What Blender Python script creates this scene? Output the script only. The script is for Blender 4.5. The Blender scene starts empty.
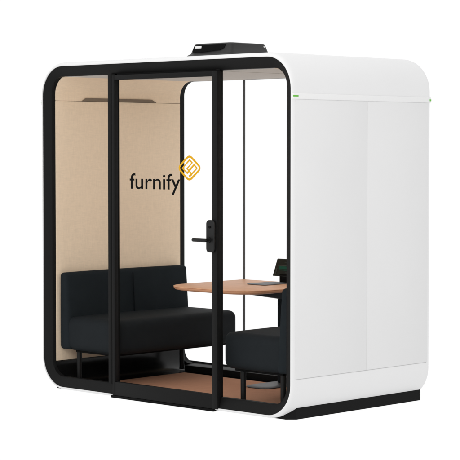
import bpy, bmesh, math, random
from mathutils import Vector, Matrix
random.seed(4)
scene = bpy.context.scene
COL = scene.collection

# ------------------------------------------------------------------ sizes (metres)
W, D, H = 2.250, 1.298, 2.205
ZB = 0.047            # underside of the shell
GZ = 0.043            # ground level
FLOOR = 0.08
R_OUT = 0.205

# ------------------------------------------------------------------ materials
def mat(name, base, rough=0.5, spec=0.3, metallic=0.0, bump=None, noise=None, coat=0.0, sheen=0.0, weave=None):
    """bump=(scale, strength); noise=(scale, amount) mottles colour; weave=(scale, amount) crossed thread pattern"""
    m = bpy.data.materials.new(name); m.use_nodes = True
    nt = m.node_tree; b = nt.nodes['Principled BSDF']
    b.inputs['Base Color'].default_value = (*base, 1)
    b.inputs['Roughness'].default_value = rough
    b.inputs['Specular IOR Level'].default_value = spec
    b.inputs['Metallic'].default_value = metallic
    b.inputs['Coat Weight'].default_value = coat
    b.inputs['Coat Roughness'].default_value = 0.08
    b.inputs['Sheen Weight'].default_value = sheen
    tc = nt.nodes.new('ShaderNodeTexCoord')
    col_out = None
    if noise:
        n = nt.nodes.new('ShaderNodeTexNoise'); n.inputs['Scale'].default_value = noise[0]
        n.inputs['Detail'].default_value = 6
        nt.links.new(tc.outputs['Object'], n.inputs['Vector'])
        r = nt.nodes.new('ShaderNodeMapRange')
        r.inputs['From Min'].default_value = 0.3; r.inputs['From Max'].default_value = 0.7
        r.inputs['To Min'].default_value = 1 - noise[1]; r.inputs['To Max'].default_value = 1 + noise[1]
        nt.links.new(n.outputs['Fac'], r.inputs['Value'])
        mx = nt.nodes.new('ShaderNodeVectorMath'); mx.operation = 'SCALE'
        mx.inputs[0].default_value = base
        nt.links.new(r.outputs['Result'], mx.inputs['Scale'])
        col_out = mx.outputs['Vector']
        nt.links.new(col_out, b.inputs['Base Color'])
    if weave:
        hs = []
        for ax, sc in (('X', (weave[0] * .04, weave[0] * .05, weave[0])), ('Y', (weave[0], weave[0], weave[0] * .04))):
            mp = nt.nodes.new('ShaderNodeMapping'); mp.inputs['Scale'].default_value = sc
            nt.links.new(tc.outputs['Object'], mp.inputs['Vector'])
            nn = nt.nodes.new('ShaderNodeTexNoise'); nn.inputs['Scale'].default_value = 1.0; nn.inputs['Detail'].default_value = 3
            nt.links.new(mp.outputs['Vector'], nn.inputs['Vector']); hs.append(nn.outputs['Fac'])
        ad = nt.nodes.new('ShaderNodeMath'); ad.operation = 'ADD'
        nt.links.new(hs[0], ad.inputs[0]); nt.links.new(hs[1], ad.inputs[1])
        r = nt.nodes.new('ShaderNodeMapRange')
        r.inputs['From Min'].default_value = 0.7; r.inputs['From Max'].default_value = 1.3
        r.inputs['To Min'].default_value = 1 - weave[1]; r.inputs['To Max'].default_value = 1 + weave[1]
        nt.links.new(ad.outputs['Value'], r.inputs['Value'])
        mx = nt.nodes.new('ShaderNodeVectorMath'); mx.operation = 'SCALE'
        if col_out: nt.links.new(col_out, mx.inputs[0])
        else: mx.inputs[0].default_value = base
        nt.links.new(r.outputs['Result'], mx.inputs['Scale'])
        nt.links.new(mx.outputs['Vector'], b.inputs['Base Color'])
        bp = nt.nodes.new('ShaderNodeBump'); bp.inputs['Strength'].default_value = 0.15; bp.inputs['Distance'].default_value = 0.002
        nt.links.new(ad.outputs['Value'], bp.inputs['Height']); nt.links.new(bp.outputs['Normal'], b.inputs['Normal'])
    if bump:
        n2 = nt.nodes.new('ShaderNodeTexNoise'); n2.inputs['Scale'].default_value = bump[0]; n2.inputs['Detail'].default_value = 4
        nt.links.new(tc.outputs['Object'], n2.inputs['Vector'])
        bp = nt.nodes.new('ShaderNodeBump'); bp.inputs['Strength'].default_value = bump[1]; bp.inputs['Distance'].default_value = 0.002
        nt.links.new(n2.outputs['Fac'], bp.inputs['Height']); nt.links.new(bp.outputs['Normal'], b.inputs['Normal'])
    return m

M_WHITE = mat('white_lacquer', (0.74, 0.74, 0.743), 0.42, 0.35, noise=(3, .006))
M_PANEL = mat('light_grey_panel', (0.712, 0.712, 0.714), 0.5, 0.25, noise=(2.5, .008))
M_STRIP = mat('white_strip', (0.76, 0.76, 0.76), 0.4, 0.3)
M_GAP = mat('grey_gap', (0.52, 0.52, 0.52), 0.7, 0.1)
M_GREEN = mat('green_tab', (0.14, 0.46, 0.06), 0.5, 0.2)
M_FRAME = mat('black_powder_coat', (0.0080, 0.0080, 0.0080), 0.55, 0.10, bump=(900, .12))
M_DARK = mat('black_rubber', (0.0045, 0.0045, 0.0045), 0.6, 0.05)
M_PLINTH = mat('black_plinth', (0.008, 0.008, 0.008), 0.7, 0.08)
M_BEIGE = mat('beige_felt', (0.81, 0.645, 0.475), 0.95, 0.05, noise=(40, .02), weave=(420, .055), sheen=.1)
M_SEAM = mat('felt_seam', (0.22, 0.17, 0.12), 0.9, 0.05)
M_VENT = mat('brown_vent', (0.20, 0.155, 0.115), 0.8, 0.1)
M_CEIL = mat('grey_felt_ceiling', (0.56, 0.53, 0.50), 0.9, 0.05, noise=(30, .03))
M_TUB = mat('black_gloss_liner', (0.006, 0.006, 0.006), 0.22, 0.18)
M_CARPET = mat('terracotta_carpet', (0.50, 0.268, 0.172), 0.95, 0.03, noise=(22, .04), bump=(600, .5))
M_FABRIC = mat('navy_upholstery', (0.0115, 0.0150, 0.0175), 0.9, 0.12, noise=(7, .08), bump=(14, .5))
M_LEATHER = mat('navy_seat_cloth', (0.0105, 0.0130, 0.0150), 0.75, 0.12, noise=(7, .08), bump=(14, .5))
M_SOFTSEAM = mat('seam_cloth', (0.0075, 0.0095, 0.0115), 0.9, 0.05)
M_LEG = mat('black_steel', (0.010, 0.010, 0.010), 0.4, 0.15)
M_WOOD = mat('copper_wood', (0.58, 0.30, 0.195), 0.45, 0.15, noise=(9, .04))
M_EDGE = mat('copper_edge', (0.66, 0.345, 0.20), 0.5, 0.12)
M_COL = mat('navy_steel', (0.010, 0.015, 0.019), 0.5, 0.12)
M_FOOT = mat('grey_steel', (0.075, 0.078, 0.082), 0.45, 0.2)
M_TABLET = mat('slate_plastic', (0.13, 0.142, 0.158), 0.5, 0.3)
M_SCREEN = mat('dark_screen', (0.010, 0.012, 0.009), 0.35, 0.15)
M_TXTG = mat('screen_green', (0.01, 0.07, 0.045), 0.5, 0.1)
M_TXTW = mat('screen_grey', (0.055, 0.06, 0.05), 0.5, 0.1)
M_ROOF = mat('charcoal_cowl', (0.018, 0.018, 0.018), 0.40, 0.25, bump=(700, .1))
M_GLOSS = mat('gloss_black', (0.001, 0.001, 0.001), 0.08, 0.06)
M_HAND = mat('handle_black', (0.0065, 0.0065, 0.0065), 0.4, 0.25)
M_TEXT = mat('black_vinyl', (0.003, 0.003, 0.003), 0.5, 0.05)
M_GOLD = mat('gold_vinyl', (0.66, 0.35, 0.008), 0.5, 0.1)
M_SILVER = mat('silver_dot', (0.8, 0.8, 0.8), 0.3, 0.5)

# wood grain on the table top: stretched noise mixed in
def grain(m, a, b_):
    nt = m.node_tree; b = nt.nodes['Principled BSDF']
    for l in list(b.inputs['Base Color'].links): nt.links.remove(l)
    tc = nt.nodes.new('ShaderNodeTexCoord'); mp = nt.nodes.new('ShaderNodeMapping')
    mp.inputs['Scale'].default_value = (90, 5, 5)
    n = nt.nodes.new('ShaderNodeTexNoise'); n.inputs['Scale'].default_value = 1; n.inputs['Detail'].default_value = 6
    cr = nt.nodes.new('ShaderNodeValToRGB')
    cr.color_ramp.elements[0].position = .3; cr.color_ramp.elements[1].position = .7
    cr.color_ramp.elements[0].color = (*a, 1); cr.color_ramp.elements[1].color = (*b_, 1)
    nt.links.new(tc.outputs['Object'], mp.inputs['Vector']); nt.links.new(mp.outputs['Vector'], n.inputs['Vector'])
    nt.links.new(n.outputs['Fac'], cr.inputs['Fac']); nt.links.new(cr.outputs['Color'], b.inputs['Base Color'])
grain(M_WOOD, (0.66, 0.355, 0.205), (0.80, 0.455, 0.275))

def glass_mat():
    m = bpy.data.materials.new('clear_glass'); m.use_nodes = True
    nt = m.node_tree; nt.nodes.clear()
    o = nt.nodes.new('ShaderNodeOutputMaterial')
    # clear anti-reflective glass: transmits almost everything, no visible mirror image (as photographed)
    t = nt.nodes.new('ShaderNodeBsdfTransparent'); t.inputs['Color'].default_value = (.997, .998, .9975, 1)
    nt.links.new(t.outputs['BSDF'], o.inputs['Surface'])
    return m
M_GLASS = glass_mat()

def ground_mat():
    m = bpy.data.materials.new('glowing_white_ground'); m.use_nodes = True
    nt = m.node_tree; b = nt.nodes['Principled BSDF']
    n = nt.nodes.new('ShaderNodeTexNoise'); n.inputs['Scale'].default_value = 2
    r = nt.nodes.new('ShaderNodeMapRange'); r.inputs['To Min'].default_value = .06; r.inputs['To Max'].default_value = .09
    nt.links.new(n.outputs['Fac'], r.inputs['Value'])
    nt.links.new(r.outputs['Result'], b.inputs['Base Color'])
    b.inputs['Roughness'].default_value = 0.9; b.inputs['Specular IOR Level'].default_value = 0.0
    b.inputs['Emission Color'].default_value = (1, 1, 1, 1); b.inputs['Emission Strength'].default_value = 0.95  # emission added so the ground burns out to white and swallows shadows
    m.cycles.emission_sampling = 'NONE'   # too large to be worth sampling as a lamp
    return m
M_GROUND = ground_mat()

# ------------------------------------------------------------------ object helpers
def link(name, me, m, parent=None, smooth=True, angle=35):
    o = bpy.data.objects.new(name, me); COL.objects.link(o)
    if m: me.materials.append(m)
    if parent: o.parent = parent; o.matrix_parent_inverse = parent_inv(parent)
    if smooth:
        for p in me.polygons: p.use_smooth = True
        try: me.set_sharp_from_angle(angle=math.radians(angle))
        except Exception: pass
    return o

def parent_inv(p): return Matrix.Translation(-Vector(p.location)) if p.type == 'EMPTY' else Matrix.Identity(4)

def obj(name, bm, m, parent=None, smooth=True, angle=35):
    me = bpy.data.meshes.new(name)
    bmesh.ops.recalc_face_normals(bm, faces=bm.faces)
    bm.to_mesh(me); bm.free()
    return link(name, me, m, parent, smooth, angle)

def thing(name, label, cat, loc, group=None):
    o = bpy.data.objects.new(name, None); COL.objects.link(o)
    o.location = loc; o.empty_display_size = .1
    o['label'] = label; o['category'] = cat
    if group: o['group'] = group
    return o

def box(bm, x0, x1, y0, y1, z0, z1, bev=0.0, seg=2):
    t = bmesh.new(); bmesh.ops.create_cube(t, size=1)
    for v in t.verts:
        v.co = Vector(((x0 + x1) / 2 + v.co.x * (x1 - x0), (y0 + y1) / 2 + v.co.y * (y1 - y0), (z0 + z1) / 2 + v.co.z * (z1 - z0)))
    if bev: bmesh.ops.bevel(t, geom=t.edges[:], offset=bev, segments=seg, profile=.5, affect='EDGES')
    me = bpy.data.meshes.new('t'); t.to_mesh(me); t.free(); bm.from_mesh(me); bpy.data.meshes.remove(me)
    return bm

def B(*a, **k): return box(bmesh.new(), *a, **k)

def cyl(bm, p0, p1, r0, r1=None, n=20):
    r1 = r0 if r1 is None else r1
    p0 = Vector(p0); p1 = Vector(p1); d = (p1 - p0)
    q = d.to_track_quat('Z', 'Y')
    rings = []
    for p, r in ((p0, r0), (p1, r1)):
        rings.append([bm.verts.new(p + q @ Vector((r * math.cos(2 * math.pi * i / n), r * math.sin(2 * math.pi * i / n), 0))) for i in range(n)])
    for i in range(n): bm.faces.new((rings[0][i], rings[0][(i + 1) % n], rings[1][(i + 1) % n], rings[1][i]))
    bm.faces.new(rings[0][::-1]); bm.faces.new(rings[1])
    return bm

def rrect(x0, x1, z0, z1, r, n=14):
    """rounded rectangle in the x-z plane, counter-clockwise; same point count whatever r"""
    pts = []
    for cx, cz, a0 in ((x1 - r, z1 - r, 0), (x0 + r, z1 - r, 90), (x0 + r, z0 + r, 180), (x1 - r, z0 + r, 270)):
        for i in range(n + 1):
            a = math.radians(a0 + 90 * i / n); pts.append((cx + r * math.cos(a), cz + r * math.sin(a)))
    return pts

def loft(rings, closed=True, bm=None):
    """rings: list of (y, pts); consecutive rings bridged; closed joins last to first"""
    bm = bm or bmesh.new()
    vs = [[bm.verts.new((x, y, z)) for x, z in pts] for y, pts in rings]
    k = len(vs); n = len(vs[0])
    for a in range(k if closed else k - 1):
        A, C = vs[a], vs[(a + 1) % k]
        for i in range(n): bm.faces.new((A[i], A[(i + 1) % n], C[(i + 1) % n], C[i]))
    return bm

# ------------------------------------------------------------------ ground (dark base colour, made white by its own added glow)
bm = bmesh.new()
bmesh.ops.create_grid(bm, x_segments=8, y_segments=8, size=400)
for v in bm.verts: v.co.z = GZ
g = obj('ground', bm, M_GROUND); g['kind'] = 'structure'

# ------------------------------------------------------------------ the pod
pod = thing('office_pod', 'white rounded meeting pod with black framed glass front and a roof cowl', 'office pod', (W / 2, D / 2, GZ))

def ring_at(off, r=None):
    return rrect(off, W - off, ZB + off * 1.35, H - off * 1.9, max(.02, (R_OUT if r is None else r) - off))

# white shell: rounded tube with softly rounded front and rear lips
T = 0.018
prof = [(.050, T), (.010, .0135), (.001, .0138), (-.001, .0120), (.0005, .0090), (.005, .0055), (.013, .0026), (.023, .0009), (.036, .0)]
rings = [(y, ring_at(o)) for y, o in prof] + [(D - y, ring_at(o)) for y, o in reversed(prof)]
obj('shell', loft(rings), M_WHITE, pod, angle=60)

# side panels: two flush leaves each side, a shadow gap between
for sx in (1, -1):
    xa = W if sx > 0 else 0
    for y0, y1 in ((.028, .674), (.6765, D - .028)):
        bm = B(min(xa - sx * .01, xa + sx * .0022), max(xa - sx * .01, xa + sx * .0022), y0, y1, .292, 1.925, bev=.0011, seg=2)
        obj('side_panel', bm, M_PANEL, pod)
    bm = B(min(xa - sx * .01, xa + sx * .0009), max(xa - sx * .01, xa + sx * .0009), .036, D - .036, .2885, .2913)
    obj('panel_seam', bm, M_GAP, pod, smooth=False)
    # cover strip under the roof cap with its two green end tabs
    bm = B(min(xa - sx * .01, xa + sx * .0045), max(xa - sx * .01, xa + sx * .0045), .004, D - .003, 1.927, 1.962, bev=.004, seg=3)
    s = obj('cover_strip', bm, M_STRIP, pod)
    for ys in ((.004, .024), (.027, .048)):
        bm = B(min(xa, xa + sx * .0058), max(xa, xa + sx * .0058), ys[0], ys[1], 1.941, 1.950, bev=.001)
        obj('green_tab', bm, M_GREEN, s)
    bm = B(min(xa, xa + sx * .0068), max(xa, xa + sx * .0056), D - .018, D - .001, 1.937, 1.949, bev=.001)
    obj('green_tab', bm, M_GREEN, s)

# black front frame: bevelled face sloping in from the shell lip, then a reveal
def front_ring(y, x, zt, zb, r): return (y, rrect(x, W - x, ZB + zb, H - zt, r))
rings = [front_ring(.050, .030, .040, .035, .175), front_ring(.006, .0137, .0262, .0185, .192), front_ring(.0055, .017, .0295, .0215, .189),
         front_ring(.029, .070, .087, .079, .108), front_ring(.033, .0735, .091, .083, .104), front_ring(.060, .0745, .092, .084, .102), front_ring(.060, .04, .06, .03, .13)]
obj('front_frame', loft(rings), M_FRAME, pod, angle=40)
# rear frame
rings = [front_ring(1.210, .040, .060, .030, .13), front_ring(1.210, .0805, .094, .071, .100), front_ring(1.254, .0805, .094, .071, .100), front_ring(D - .0065, .0137, .0262, .0185, .192), front_ring(1.27, .03, .04, .035, .175)]
obj('rear_frame', loft(rings), M_FRAME, pod, angle=40)

# inner lining: arcs of the inner ring between front and rear frames
xi, zt, ri = .0825, H - .0935, .115
def arc(cx, cz, r, a0, a1, n=14): return [(cx + r * math.cos(math.radians(a0 + (a1 - a0) * i / n)), cz + r * math.sin(math.radians(a0 + (a1 - a0) * i / n))) for i in range(n + 1)]
def sheet(path, y0, y1, th, ny=1):
    """open strip of path (x,z) extruded in y with thickness th outward (left normal)"""
    bm = bmesh.new(); n = len(path); out = []
    for i, (x, z) in enumerate(path):
        a = path[max(0, i - 1)]; b = path[min(n - 1, i + 1)]
        dx, dz = b[0] - a[0], b[1] - a[1]; l = math.hypot(dx, dz)
        out.append((x - dz / l * th, z + dx / l * th))
    loop = path + out[::-1]
    A = [bm.verts.new((x, y0, z)) for x, z in loop]; C = [bm.verts.new((x, y1, z)) for x, z in loop]
    m = len(loop)
    for i in range(m): bm.faces.new((A[i], A[(i + 1) % m], C[(i + 1) % m], C[i]))
    for i in range(n - 1):
        bm.faces.new((A[i], A[i + 1], A[m - 2 - i], A[m - 1 - i])); bm.faces.new((C[i], C[i + 1], C[m - 2 - i], C[m - 1 - i]))
    return bm
Y0, Y1 = .0605, 1.2095
SEAMZ = 1.957
for side in (0, 1):
    f = (lambda p: p) if side == 0 else (lambda p: [(W - x, z) for x, z in p])
    th = -.008 if side == 1 else .008
    low = [(xi, .222), (xi, 1.0), (xi, SEAMZ - .0012)]
    obj('wall_lining', sheet(f(low), Y0, Y1, th), M_BEIGE, pod)
    up = [(xi, SEAMZ + .0012)] + arc(xi + ri, zt - ri, ri, 180, 90)
    obj('upper_lining', sheet(f(up), Y0, Y1, th), M_BEIGE, pod)
    obj('lining_seam', sheet(f([(xi - .004, SEAMZ - .003), (xi - .004, SEAMZ + .003)]), Y0, Y1, th * .5), M_SEAM, pod)
    tub = [(xi + .20, FLOOR - .008)] + arc(xi + .15, FLOOR - .004 + .15, .15, 270, 180)[0:] + [(xi, .2215)]
    tub = [p for i, p in enumerate(tub) if i == 0 or (abs(p[0] - tub[i - 1][0]) + abs(p[1] - tub[i - 1][1])) > 1e-4]
    obj('lower_liner', sheet(f(tub), Y0, Y1, th), M_TUB, pod)
    # trapezoid air slot sitting on the seam
    bm = bmesh.new()
    x0 = f([(xi + .006, 0)])[0][0]; x1 = f([(xi - .01, 0)])[0][0]
    q = [(.285, SEAMZ + .001), (.975, SEAMZ + .001), (.930, SEAMZ + .022), (.320, SEAMZ + .022)]
    A = [bm.verts.new((x0, y, z)) for y, z in q]; C = [bm.verts.new((x1, y, z)) for y, z in q]
    bm.faces.new(A); bm.faces.new(C[::-1])
    for i in range(4): bm.faces.new((A[i], A[(i + 1) % 4], C[(i + 1) % 4], C[i]))
    obj('air_slot', bm, M_VENT, pod, smooth=False)
# ceiling panels with a shadow joint
xc0, xc1 = xi + ri + .001, W - xi - ri - .001
for a, b in ((xc0, 1.564), (1.586, xc1)):
    obj('ceiling_panel', B(a, b, Y0, Y1, zt - .001, zt + .02), M_CEIL, pod, smooth=False)
obj('ceiling_joint', B(1.560, 1.590, Y0, Y1, zt + .006, zt + .018), M_DARK, pod, smooth=False)
# floor: black deck and terracotta carpet
obj('floor_deck', B(.27, W - .27, .0605, 1.2095, .0705, FLOOR - .0035), M_TUB, pod, smooth=False)
obj('floor_carpet', B(.322, W - .322, .10, 1.015, FLOOR - .003, FLOOR + .004, bev=.002), M_CARPET, pod, smooth=False)
# black step along the rear glazing
obj('rear_sill', B(.235, W - .235, 1.10, 1.2095, FLOOR - .003, .121, bev=.004), M_FRAME, pod)

# plinth: recessed black base with clipped corners
bm = bmesh.new()
px0, px1, py0, py1, c = .042, 2.194, .058, 1.272, .045
q = [(px0 + c, py0), (px1 - c, py0), (px1, py0 + c), (px1, py1), (px0, py1), (px0, py0 + c)]
t_ = .05
cxm, cym = (px0 + px1) / 2, (py0 + py1) / 2
qi = [(x + (t_ if x < cxm else -t_), y + (t_ if y < cym else -t_)) for x, y in q]
def plv(pts, z): return [bm.verts.new((x, y, z)) for x, y in pts]
a, b_, c_, d_ = plv(q, GZ), plv(q, .118), plv(qi, .118), plv(qi, GZ)
# the top follows the curve of the shell: only the edge beyond the arc stays high
for i in range(6):
    j = (i + 1) % 6
    for P, Q in ((a, b_), (b_, c_), (c_, d_), (d_, a)): bm.faces.new((P[i], P[j], Q[j], Q[i]))
for v in b_ + c_:
    dx = min(v.co.x, W - v.co.x)
    if dx < R_OUT: v.co.z = ZB + R_OUT - math.sqrt(R_OUT ** 2 - (R_OUT - dx) ** 2) + .004
obj('plinth', bm, M_PLINTH, pod, smooth=False)

# front glazing: fixed pane left and right, posts
YG = .046
obj('left_glass', B(.060, .640, YG, YG + .008, ZB + .070, H - .080), M_GLASS, pod, smooth=False)
obj('right_glass', B(1.640, W - .060, YG, YG + .008, ZB + .070, H - .080), M_GLASS, pod, smooth=False)
obj('post', B(.626, .660, .030, .080, ZB + .075, H - .0865, bev=.002), M_FRAME, pod)
obj('post', B(1.606, 1.635, .024, .056, ZB + .075, H - .0865, bev=.002), M_FRAME, pod)
# door header filling behind the leaf, and the threshold below it
obj('threshold', B(.692, 1.618, -.012, .04, GZ + .001, .0595, bev=.002), M_DARK, pod)
obj('gap_seal', B(.662, .722, .0225, .045, ZB + .08, H - .089), M_DARK, pod, smooth=False)
obj('header_seal', B(.70, 1.64, .0225, .045, H - .102, H - .0885), M_DARK, pod, smooth=False)

# rear glazing in three panes, butt joined with dark seals
rx = [.06, .680, 1.560, W - .06]
for i in range(3):
    obj('rear_glass', B(rx[i] + .004, rx[i + 1] - .004, 1.236, 1.244, ZB + .060, H - .088), M_GLASS, pod, smooth=False)
M_SEAL = mat('grey_seal', (0.10, 0.10, 0.10), .6, .1)
for x in rx[1:3]:
    obj('glass_joint', B(x - .0045, x + .0045, 1.232, 1.248, ZB + .066, H - .093), M_SEAL, pod, smooth=False)

# ---------------- door
dx0, dx1, dz0, dz1 = .708, 1.649, .0605, H - .0985
dy0, dy1 = -.010, .021
door = bpy.data.objects.new('door', None)
bm = bmesh.new()
st = .024; sr = .044
box(bm, dx0, dx0 + st, dy0, dy1, dz0, dz1, bev=.002)
box(bm, dx1 - sr, dx1, dy0, dy1, dz0, dz1, bev=.002)
box(bm, dx0 + st - .001, dx1 - sr + .001, dy0 + .0006, dy1, dz1 - .031, dz1 - .0006, bev=.002)
box(bm, dx0 + st - .001, dx1 - sr + .001, dy0 + .0006, dy1, dz0 + .0006, .148, bev=.002)
door = obj('door', bm, M_FRAME, pod)
obj('door_glass', B(dx0 + st - .006, dx1 - sr + .006, .007, .013, .140, dz1 - .026), M_GLASS, door, smooth=False)
# lock plate and lever
hx0, hx1, hz0, hz1 = 1.570, 1.640, 1.012, 1.208
pts = rrect(hx0, hx1, hz0, hz1, .023, 6)
bm = loft([(-.011, pts), (-.024, pts), (-.028, rrect(hx0 + .004, hx1 - .004, hz0 + .004, hz1 - .004, .019, 6))], closed=False)
fv = [v for v in bm.verts if abs(v.co.y + .028) < 1e-6]; bm.faces.new(fv)
lock = obj('lock_plate', bm, M_HAND, door, angle=30)
bm = bmesh.new()
cyl(bm, (1.596, -.024, 1.088), (1.596, -.062, 1.088), .011, .010)
cyl(bm, (1.596, -.024, 1.088), (1.596, -.034, 1.088), .019, .017)
obj('spindle', bm, M_HAND, lock)
bm = B(1.492, 1.614, -.077, -.056, 1.076, 1.099, bev=.009, seg=4)
obj('lever', bm, M_HAND, lock)
bm = cyl(bmesh.new(), (1.604, -.0275, 1.166), (1.604, -.033, 1.166), .0085, .0075)
obj('keyhole', bm, M_DARK, lock)
# hinges in the gap
for z in (.35, 1.86):
    obj('hinge', B(.690, .712, -.006, .034, z - .06, z + .06, bev=.002), M_DARK, door)

# ---------------- lettering and emblem on the door glass
def text_mesh(s, size, weight=0.0):
    cu = bpy.data.curves.new('lettering', 'FONT'); cu.body = s; cu.size = size; cu.extrude = .0004; cu.offset = weight
    o = bpy.data.objects.new('tmp', cu); COL.objects.link(o)
    dg = bpy.context.evaluated_depsgraph_get(); me = bpy.data.meshes.new_from_object(o.evaluated_get(dg))
    bpy.data.objects.remove(o); return me
def place_text(me, x0, x1, z_base, z_top, y, ztop_local):
    xs = [v.co.x for v in me.vertices]; a, b = min(xs), max(xs)
    zmax = max(v.co.y for v in me.vertices)
    sc = (x1 - x0) / (b - a); sz = (z_top - z_base) / zmax
    for v in me.vertices:
        x, yy, z = v.co; v.co = ((x0 + (x - a) * sc), y - z, z_base + yy * sz)
me = text_mesh('furnify', .1, .0004)
place_text(me, .855, 1.313, 1.3865, 1.484, .0085, 0)
link('lettering', me, M_TEXT, door, smooth=False)

def ribbon(paths, w, m, name, parent, y):
    """paths of (x,z[,closed]) drawn as flat vinyl line work"""
    cu = bpy.data.curves.new(name, 'CURVE'); cu.dimensions = '3D'; cu.bevel_depth = w; cu.bevel_resolution = 3; cu.use_fill_caps = True
    for pts, cyc in paths:
        sp = cu.splines.new('POLY'); sp.points.add(len(pts) - 1); sp.use_cyclic_u = cyc
        for i, (x, z) in enumerate(pts): sp.points[i].co = (x, 0, z, 1)
    o = bpy.data.objects.new('tmp', cu); COL.objects.link(o)
    dg = bpy.context.evaluated_depsgraph_get(); me = bpy.data.meshes.new_from_object(o.evaluated_get(dg)); bpy.data.objects.remove(o)
    for v in me.vertices: v.co.y = y + v.co.y * .08
    return link(name, me, m, parent)
LX, LZ, SX, SZ = 1.396, 1.521, .000655, .000462
def lp(u, v): return (LX + (u - 205) * SX, LZ - (v - 232) * SZ)
def rounded(pts, r, n=6):
    out = []
    k = len(pts)
    for i in range(k):
        p = Vector(pts[i]); a = Vector(pts[i - 1]); b = Vector(pts[(i + 1) % k])
        s = p + (a - p).normalized() * r; e = p + (b - p).normalized() * r
        for j in range(n + 1):
            t = j / n; out.append(tuple(s * (1 - t) ** 2 + p * 2 * t * (1 - t) + e * t * t))
    return out
dia = [lp(*p) for p in rounded([(204, 62), (358, 232), (202, 403), (52, 232)], 52)]
pA = [(204, 262), (175, 300), (110, 235), (205, 126), (240, 162), (172, 240), (235, 312), (305, 233), (265, 190), (204, 262)]
pB = [(198, 346), (235, 312)]
pC = [(198, 346), (222, 352)]
em = ribbon([(dia, True)], .0070, M_GOLD, 'emblem', door, .0060)
ribbon([([lp(*p) for p in pA], False), ([lp(*p) for p in pB], False)], .0074, M_GOLD, 'emblem_lines', em, .0062)

# ---------------- roof ventilation cowl
def cowl():
    x0, x1, y0, y1 = .925, 1.305, .466, .836
    def rr(x0, x1, y0, y1, r, z):
        return [(x, y, z) for x, y in rrect(x0, x1, y0, y1, r, 6)]
    levels = [(-.050, 2.19, .05), (-.034, 2.222, .05), (-.018, 2.240, .045), (-.006, 2.246, .035), (-.001, 2.250, .03), (-.016, 2.300, .03), (-.022, 2.311, .03), (-.06, 2.317, .04)]
    bm = bmesh.new(); rings = []
    for o, z, r in levels:
        o = o if z < 2.249 else -o
        rings.append([bm.verts.new(p) for p in rr(x0 + o, x1 - o, y0 + o, y1 - o, r, z)])
    n = len(rings[0])
    for A, C in zip(rings, rings[1:]):
        for i in range(n): bm.faces.new((A[i], A[(i + 1) % n], C[(i + 1) % n], C[i]))
    bm.faces.new(rings[-1]); bm.faces.new(rings[0][::-1])
    return bm
roof = obj('roof_cowl', cowl(), M_ROOF, pod, angle=50)
# glossy intake window set in the front face
bm = bmesh.new()
q = [(.957, 2.262), (.963, 2.304), (1.245, 2.303), (1.235, 2.280), (1.205, 2.268), (1.05, 2.258)]
def fy(z): return .466 + (z - 2.250) / .05 * .017 + .0005
A = [bm.verts.new((x, fy(z) - .004, z)) for x, z in q]; C = [bm.verts.new((x, fy(z) + .01, z)) for x, z in q]
bm.faces.new(A); bm.faces.new(C[::-1])
for i in range(len(q)): j = (i + 1) % len(q); bm.faces.new((A[i], A[j], C[j], C[i]))
obj('intake_window', bm, M_GLOSS, roof, smooth=False)
obj('intake_label', B(.972, 1.032, fy(2.29) - .0075, fy(2.29) - .002, 2.283, 2.298, bev=.001), M_SILVER, roof)
bm = cyl(bmesh.new(), (1.284, .786, 2.294), (1.2935, .786, 2.294), .005, .0045)
obj('status_dot', bm, M_SILVER, roof)

# ------------------------------------------------------------------ sofas
def blob_box(x0, x1, y0, y1, z0, z1, bev, seg=5, puff=0.0, lean=0.0, top_taper=0.0, cuts=6):
    """upholstered block: rounded edges, slightly crowned faces"""
    bm = B(x0, x1, y0, y1, z0, z1, bev=bev, seg=seg)
    big = [e for e in bm.edges if e.calc_length() > .1]
    bmesh.ops.subdivide_edges(bm, edges=big, cuts=cuts, use_grid_fill=True)
    cx, cy, cz = (x0 + x1) / 2, (y0 + y1) / 2, (z0 + z1) / 2
    hx, hy, hz = (x1 - x0) / 2, (y1 - y0) / 2, (z1 - z0) / 2
    for v in bm.verts:
        u, w, t = (v.co.x - cx) / hx, (v.co.y - cy) / hy, (v.co.z - cz) / hz
        if puff:
            v.co.x += puff * (1 - w * w) * (1 - t * t) * u
            v.co.y += puff * (1 - u * u) * (1 - t * t) * w
            v.co.z += puff * (1 - u * u) * (1 - w * w) * t
        if lean: v.co.x += lean * (z1 - v.co.z)
    return bm

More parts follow.
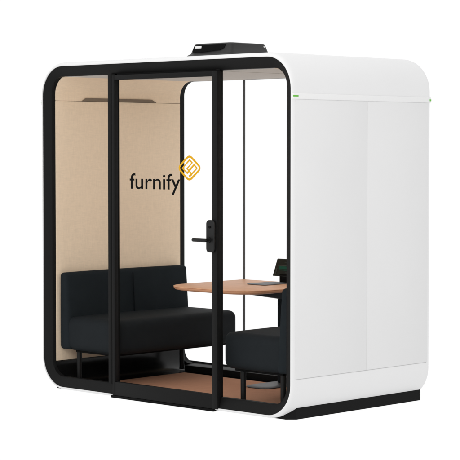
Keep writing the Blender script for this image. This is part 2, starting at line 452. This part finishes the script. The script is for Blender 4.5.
def make_sofa(label, mirror):
    mx = (lambda x: W - x) if mirror else (lambda x: x)
    def X(a, b): return (min(mx(a), mx(b)), max(mx(a), mx(b)))
    s = thing('bench_sofa', label, 'sofa', (mx(.36), .64, FLOOR), 'pair of facing bench sofas inside the pod')
    y0, y1 = .082, 1.215
    # seat
    a, b = X(.140, .650)
    st = obj('seat', blob_box(a, b, y0 + .001, y1,   .300, .524, .048, puff=.008), M_LEATHER, s, angle=80)
    # backrest: top against the wall, foot further out
    a, b = X(.090, .160)
    bm = blob_box(a, b, y0 - .006, y1 - .01, .305, .815, .024, puff=.004)
    for v in bm.verts:
        front = (v.co.x - mx(.125)) * (1 if not mirror else -1)
        if front > 0: v.co.x += (1 if not mirror else -1) * .022 * max(0, (.815 - v.co.z) / .32) * 1.0
    bk = obj('backrest', bm, M_FABRIC, s, angle=80)
    # stitched seam down the backrest
    xf = mx(.1685)
    bm = B(min(xf - .003, xf + .003), max(xf - .003, xf + .003), .668, .673, .50, .79, bev=.001)
    for v in bm.verts: v.co.x += (1 if not mirror else -1) * .022 * max(0, (.815 - v.co.z) / .32)
    obj('seam', bm, M_SOFTSEAM, bk)
    # frame rail and legs
    a, b = X(.19, .59)
    obj('seat_rail', B(a, b, y0 + .05, y1 - .05, .286, .306, bev=.004), M_DARK, s)
    for lx in (.205, .535):
        for ly in (.15, 1.105):
            zf = FLOOR + .003 if lx > .3 else FLOOR + .012
            bm = cyl(bmesh.new(), (mx(lx), ly, zf + .006), (mx(lx), ly, .290), .0165, .0175)
            lg = obj('leg', bm, M_LEG, s)
            obj('leg_foot', cyl(bmesh.new(), (mx(lx), ly, zf), (mx(lx), ly, zf + .007), .019, .019), M_DARK, lg)
    return s
make_sofa('dark navy bench sofa with backrest against the beige felt wall, behind the glass door', False)
make_sofa('dark bench sofa at right, mostly hidden by the white side wall', True)

# ------------------------------------------------------------------ table
tab = thing('pod_table', 'copper coloured wooden table with rounded corners between the two sofas', 'table', (1.10, .8, FLOOR))
def outline(x0, x1, y0, y1, rn, rf, n=12):
    pts = []
    for cx, cy, a0, r in ((x1 - rf, y1 - rf, 0, rf), (x0 + rf, y1 - rf, 90, rf), (x0 + rn, y0 + rn, 180, rn), (x1 - rn, y0 + rn, 270, rn)):
        for i in range(n + 1):
            a = math.radians(a0 + 90 * i / n); pts.append((cx + r * math.cos(a), cy + r * math.sin(a)))
    return pts
def slab(x0, x1, y0, y1, rn, rf, levels):
    bm = bmesh.new(); R = []
    for o, z in levels: R.append([bm.verts.new((x, y, z)) for x, y in outline(x0 + o, x1 - o, y0 + o, y1 - o, rn - o, rf - o)])
    n = len(R[0])
    for A, C in zip(R, R[1:]):
        for i in range(n): bm.faces.new((A[i], A[(i + 1) % n], C[(i + 1) % n], C[i]))
    bm.faces.new(R[0][::-1]); bm.faces.new(R[-1]); return bm
TZ = .742
obj('tabletop', slab(.700, 1.490, .415, 1.215, .220, .03, [(.004, TZ - .006), (.0, TZ - .003), (.001, TZ - .001), (.003, TZ)]), M_WOOD, tab, angle=30)
obj('edge_band', slab(.701, 1.489, .416, 1.214, .220, .042, [(.040, TZ - .028), (.012, TZ - .022), (.002, TZ - .014), (.0, TZ - .0062)]), M_EDGE, tab, angle=60)
# tapered bracket arm
bm = bmesh.new()
q = [(.60, .7138), (1.05, .7138), (1.05, .640), (.62, .708)]
A = [bm.verts.new((1.235, y, z)) for y, z in q]; C = [bm.verts.new((1.295, y, z)) for y, z in q]
bm.faces.new(A); bm.faces.new(C[::-1])
for i in range(4): bm.faces.new((A[i], A[(i + 1) % 4], C[(i + 1) % 4], C[i]))
obj('bracket_arm', bm, M_COL, tab, smooth=False)
obj('column', B(1.22, 1.31, .99, 1.08, FLOOR + .012, .7135, bev=.01, seg=3), M_COL, tab)
bm = slab(1.150, 1.365, .725, 1.14, .075, .06, [(.004, FLOOR + .0045), (.0, FLOOR + .008), (.0, FLOOR + .010), (.010, FLOOR + .014), (.05, FLOOR + .016)])
obj('foot_plate', bm, M_FOOT, tab, angle=40)

# flat tablet lying on the table
tb = obj('tablet', slab(1.045, 1.215, .875, 1.125, .02, .02, [(.002, TZ + .0008), (.0, TZ + .003), (.0, TZ + .0045), (.002, TZ + .006)]), M_TABLET)
tb['label'] = 'thin grey tablet lying flat on the copper table beside the small screen'; tb['category'] = 'tablet'

# small tilted screen on its stand
sc = thing('control_screen', 'small tilted black display with green lines standing on the copper table', 'screen', (1.14, 1.16, TZ))
def tilt_box(x0, x1, y0, th, z0, z1, lean, bev):
    bm = B(x0, x1, y0, y0 + th, z0, z1, bev=bev)
    for v in bm.verts: v.co.y += (v.co.z - z0) * lean
    return bm
sx0, sx1, sy, sz0, sz1, ln = 1.045, 1.225, 1.135, TZ + .044, TZ + .158, .42
pan = obj('display', tilt_box(sx0, sx1, sy, .012, sz0, sz1, ln, .003), M_SCREEN, sc)
for i, (u0, u1, v0, v1, m_) in enumerate([(.14, .95, .60, .63, M_TXTW), (.20, .95, .42, .57, M_TXTG), (.22, .90, .34, .39, M_TXTG), (.10, .14, .12, .46, M_TXTW), (.60, .95, .20, .23, M_TXTW), (.42, .9, .80, .82, M_TXTW)]):
    X0 = sx0 + (sx1 - sx0) * u0; X1 = sx0 + (sx1 - sx0) * u1; Z0 = sz0 + (sz1 - sz0) * v0; Z1 = sz0 + (sz1 - sz0) * v1
    bm = B(X0, X1, sy - .0012, sy + .003, Z0, Z1)
    for v in bm.verts: v.co.y += (v.co.z - sz0) * ln
    obj('display_line', bm, m_, pan, smooth=False)
bm = B(1.105, 1.185, sy + .002, sy + .03, TZ + .001, TZ + .06, bev=.004)
obj('stand', bm, M_DARK, sc)

# ------------------------------------------------------------------ camera (from the photograph's vanishing points)
cam = bpy.data.cameras.new('camera'); co = bpy.data.objects.new('camera', cam); COL.objects.link(co)
co.location = (9.42771, -7.92682, 1.64242)
F = Vector((-0.69516808, 0.71747442, -0.04440485))
co.rotation_euler = F.to_track_quat('-Z', 'Y').to_euler()
cam.sensor_width = 36; cam.lens = 36 * 1841.92 / 460
cam.clip_start = .1; cam.clip_end = 2000
scene.camera = co

# ------------------------------------------------------------------ light: white studio surround, soft boxes
w = bpy.data.worlds.new('World'); scene.world = w; w.use_nodes = True
nt = w.node_tree; bg = nt.nodes['Background']
tc = nt.nodes.new('ShaderNodeTexCoord'); sep = nt.nodes.new('ShaderNodeSeparateXYZ')
nt.links.new(tc.outputs['Generated'], sep.inputs['Vector'])
# dimmer surround on the side facing the pod's right wall, full white elsewhere
dot = nt.nodes.new('ShaderNodeVectorMath'); dot.operation = 'DOT_PRODUCT'; dot.inputs[1].default_value = Vector((.98, -.05, -.1)).normalized()
nt.links.new(tc.outputs['Generated'], dot.inputs[0])
mr = nt.nodes.new('ShaderNodeMapRange'); mr.interpolation_type = 'SMOOTHSTEP'
mr.inputs['From Min'].default_value = 0.25; mr.inputs['From Max'].default_value = 1.0
mr.inputs['To Min'].default_value = 1.02; mr.inputs['To Max'].default_value = 0.86
nt.links.new(dot.outputs['Value'], mr.inputs['Value'])
nt.links.new(mr.outputs['Result'], bg.inputs['Strength'])
bg.inputs['Color'].default_value = (1, 1, 1, 1)

def area(name, loc, target, size, power, color=(1, 1, 1)):
    l = bpy.data.lights.new(name, 'AREA'); l.shape = 'RECTANGLE'; l.size = size[0]; l.size_y = size[1]; l.energy = power; l.color = color
    o = bpy.data.objects.new(name, l); COL.objects.link(o); o.location = loc
    o.rotation_euler = (Vector(target) - Vector(loc)).to_track_quat('-Z', 'Y').to_euler()
area('softbox_top', (1.2, -1.0, 6.0), (1.2, .6, 1.5), (3.5, 3.0), 25)
area('softbox_front', (4.6, -5.0, 3.2), (.8, .6, 1.0), (2.5, 2.0), 85, (1, .98, .95))

scene.render.engine = 'CYCLES'
scene.view_settings.view_transform = 'Standard'; scene.view_settings.look = 'None'
scene.view_settings.exposure = 0; scene.view_settings.gamma = 1
scene.cycles.max_bounces = 12; scene.cycles.transparent_max_bounces = 24; scene.cycles.use_denoising = True
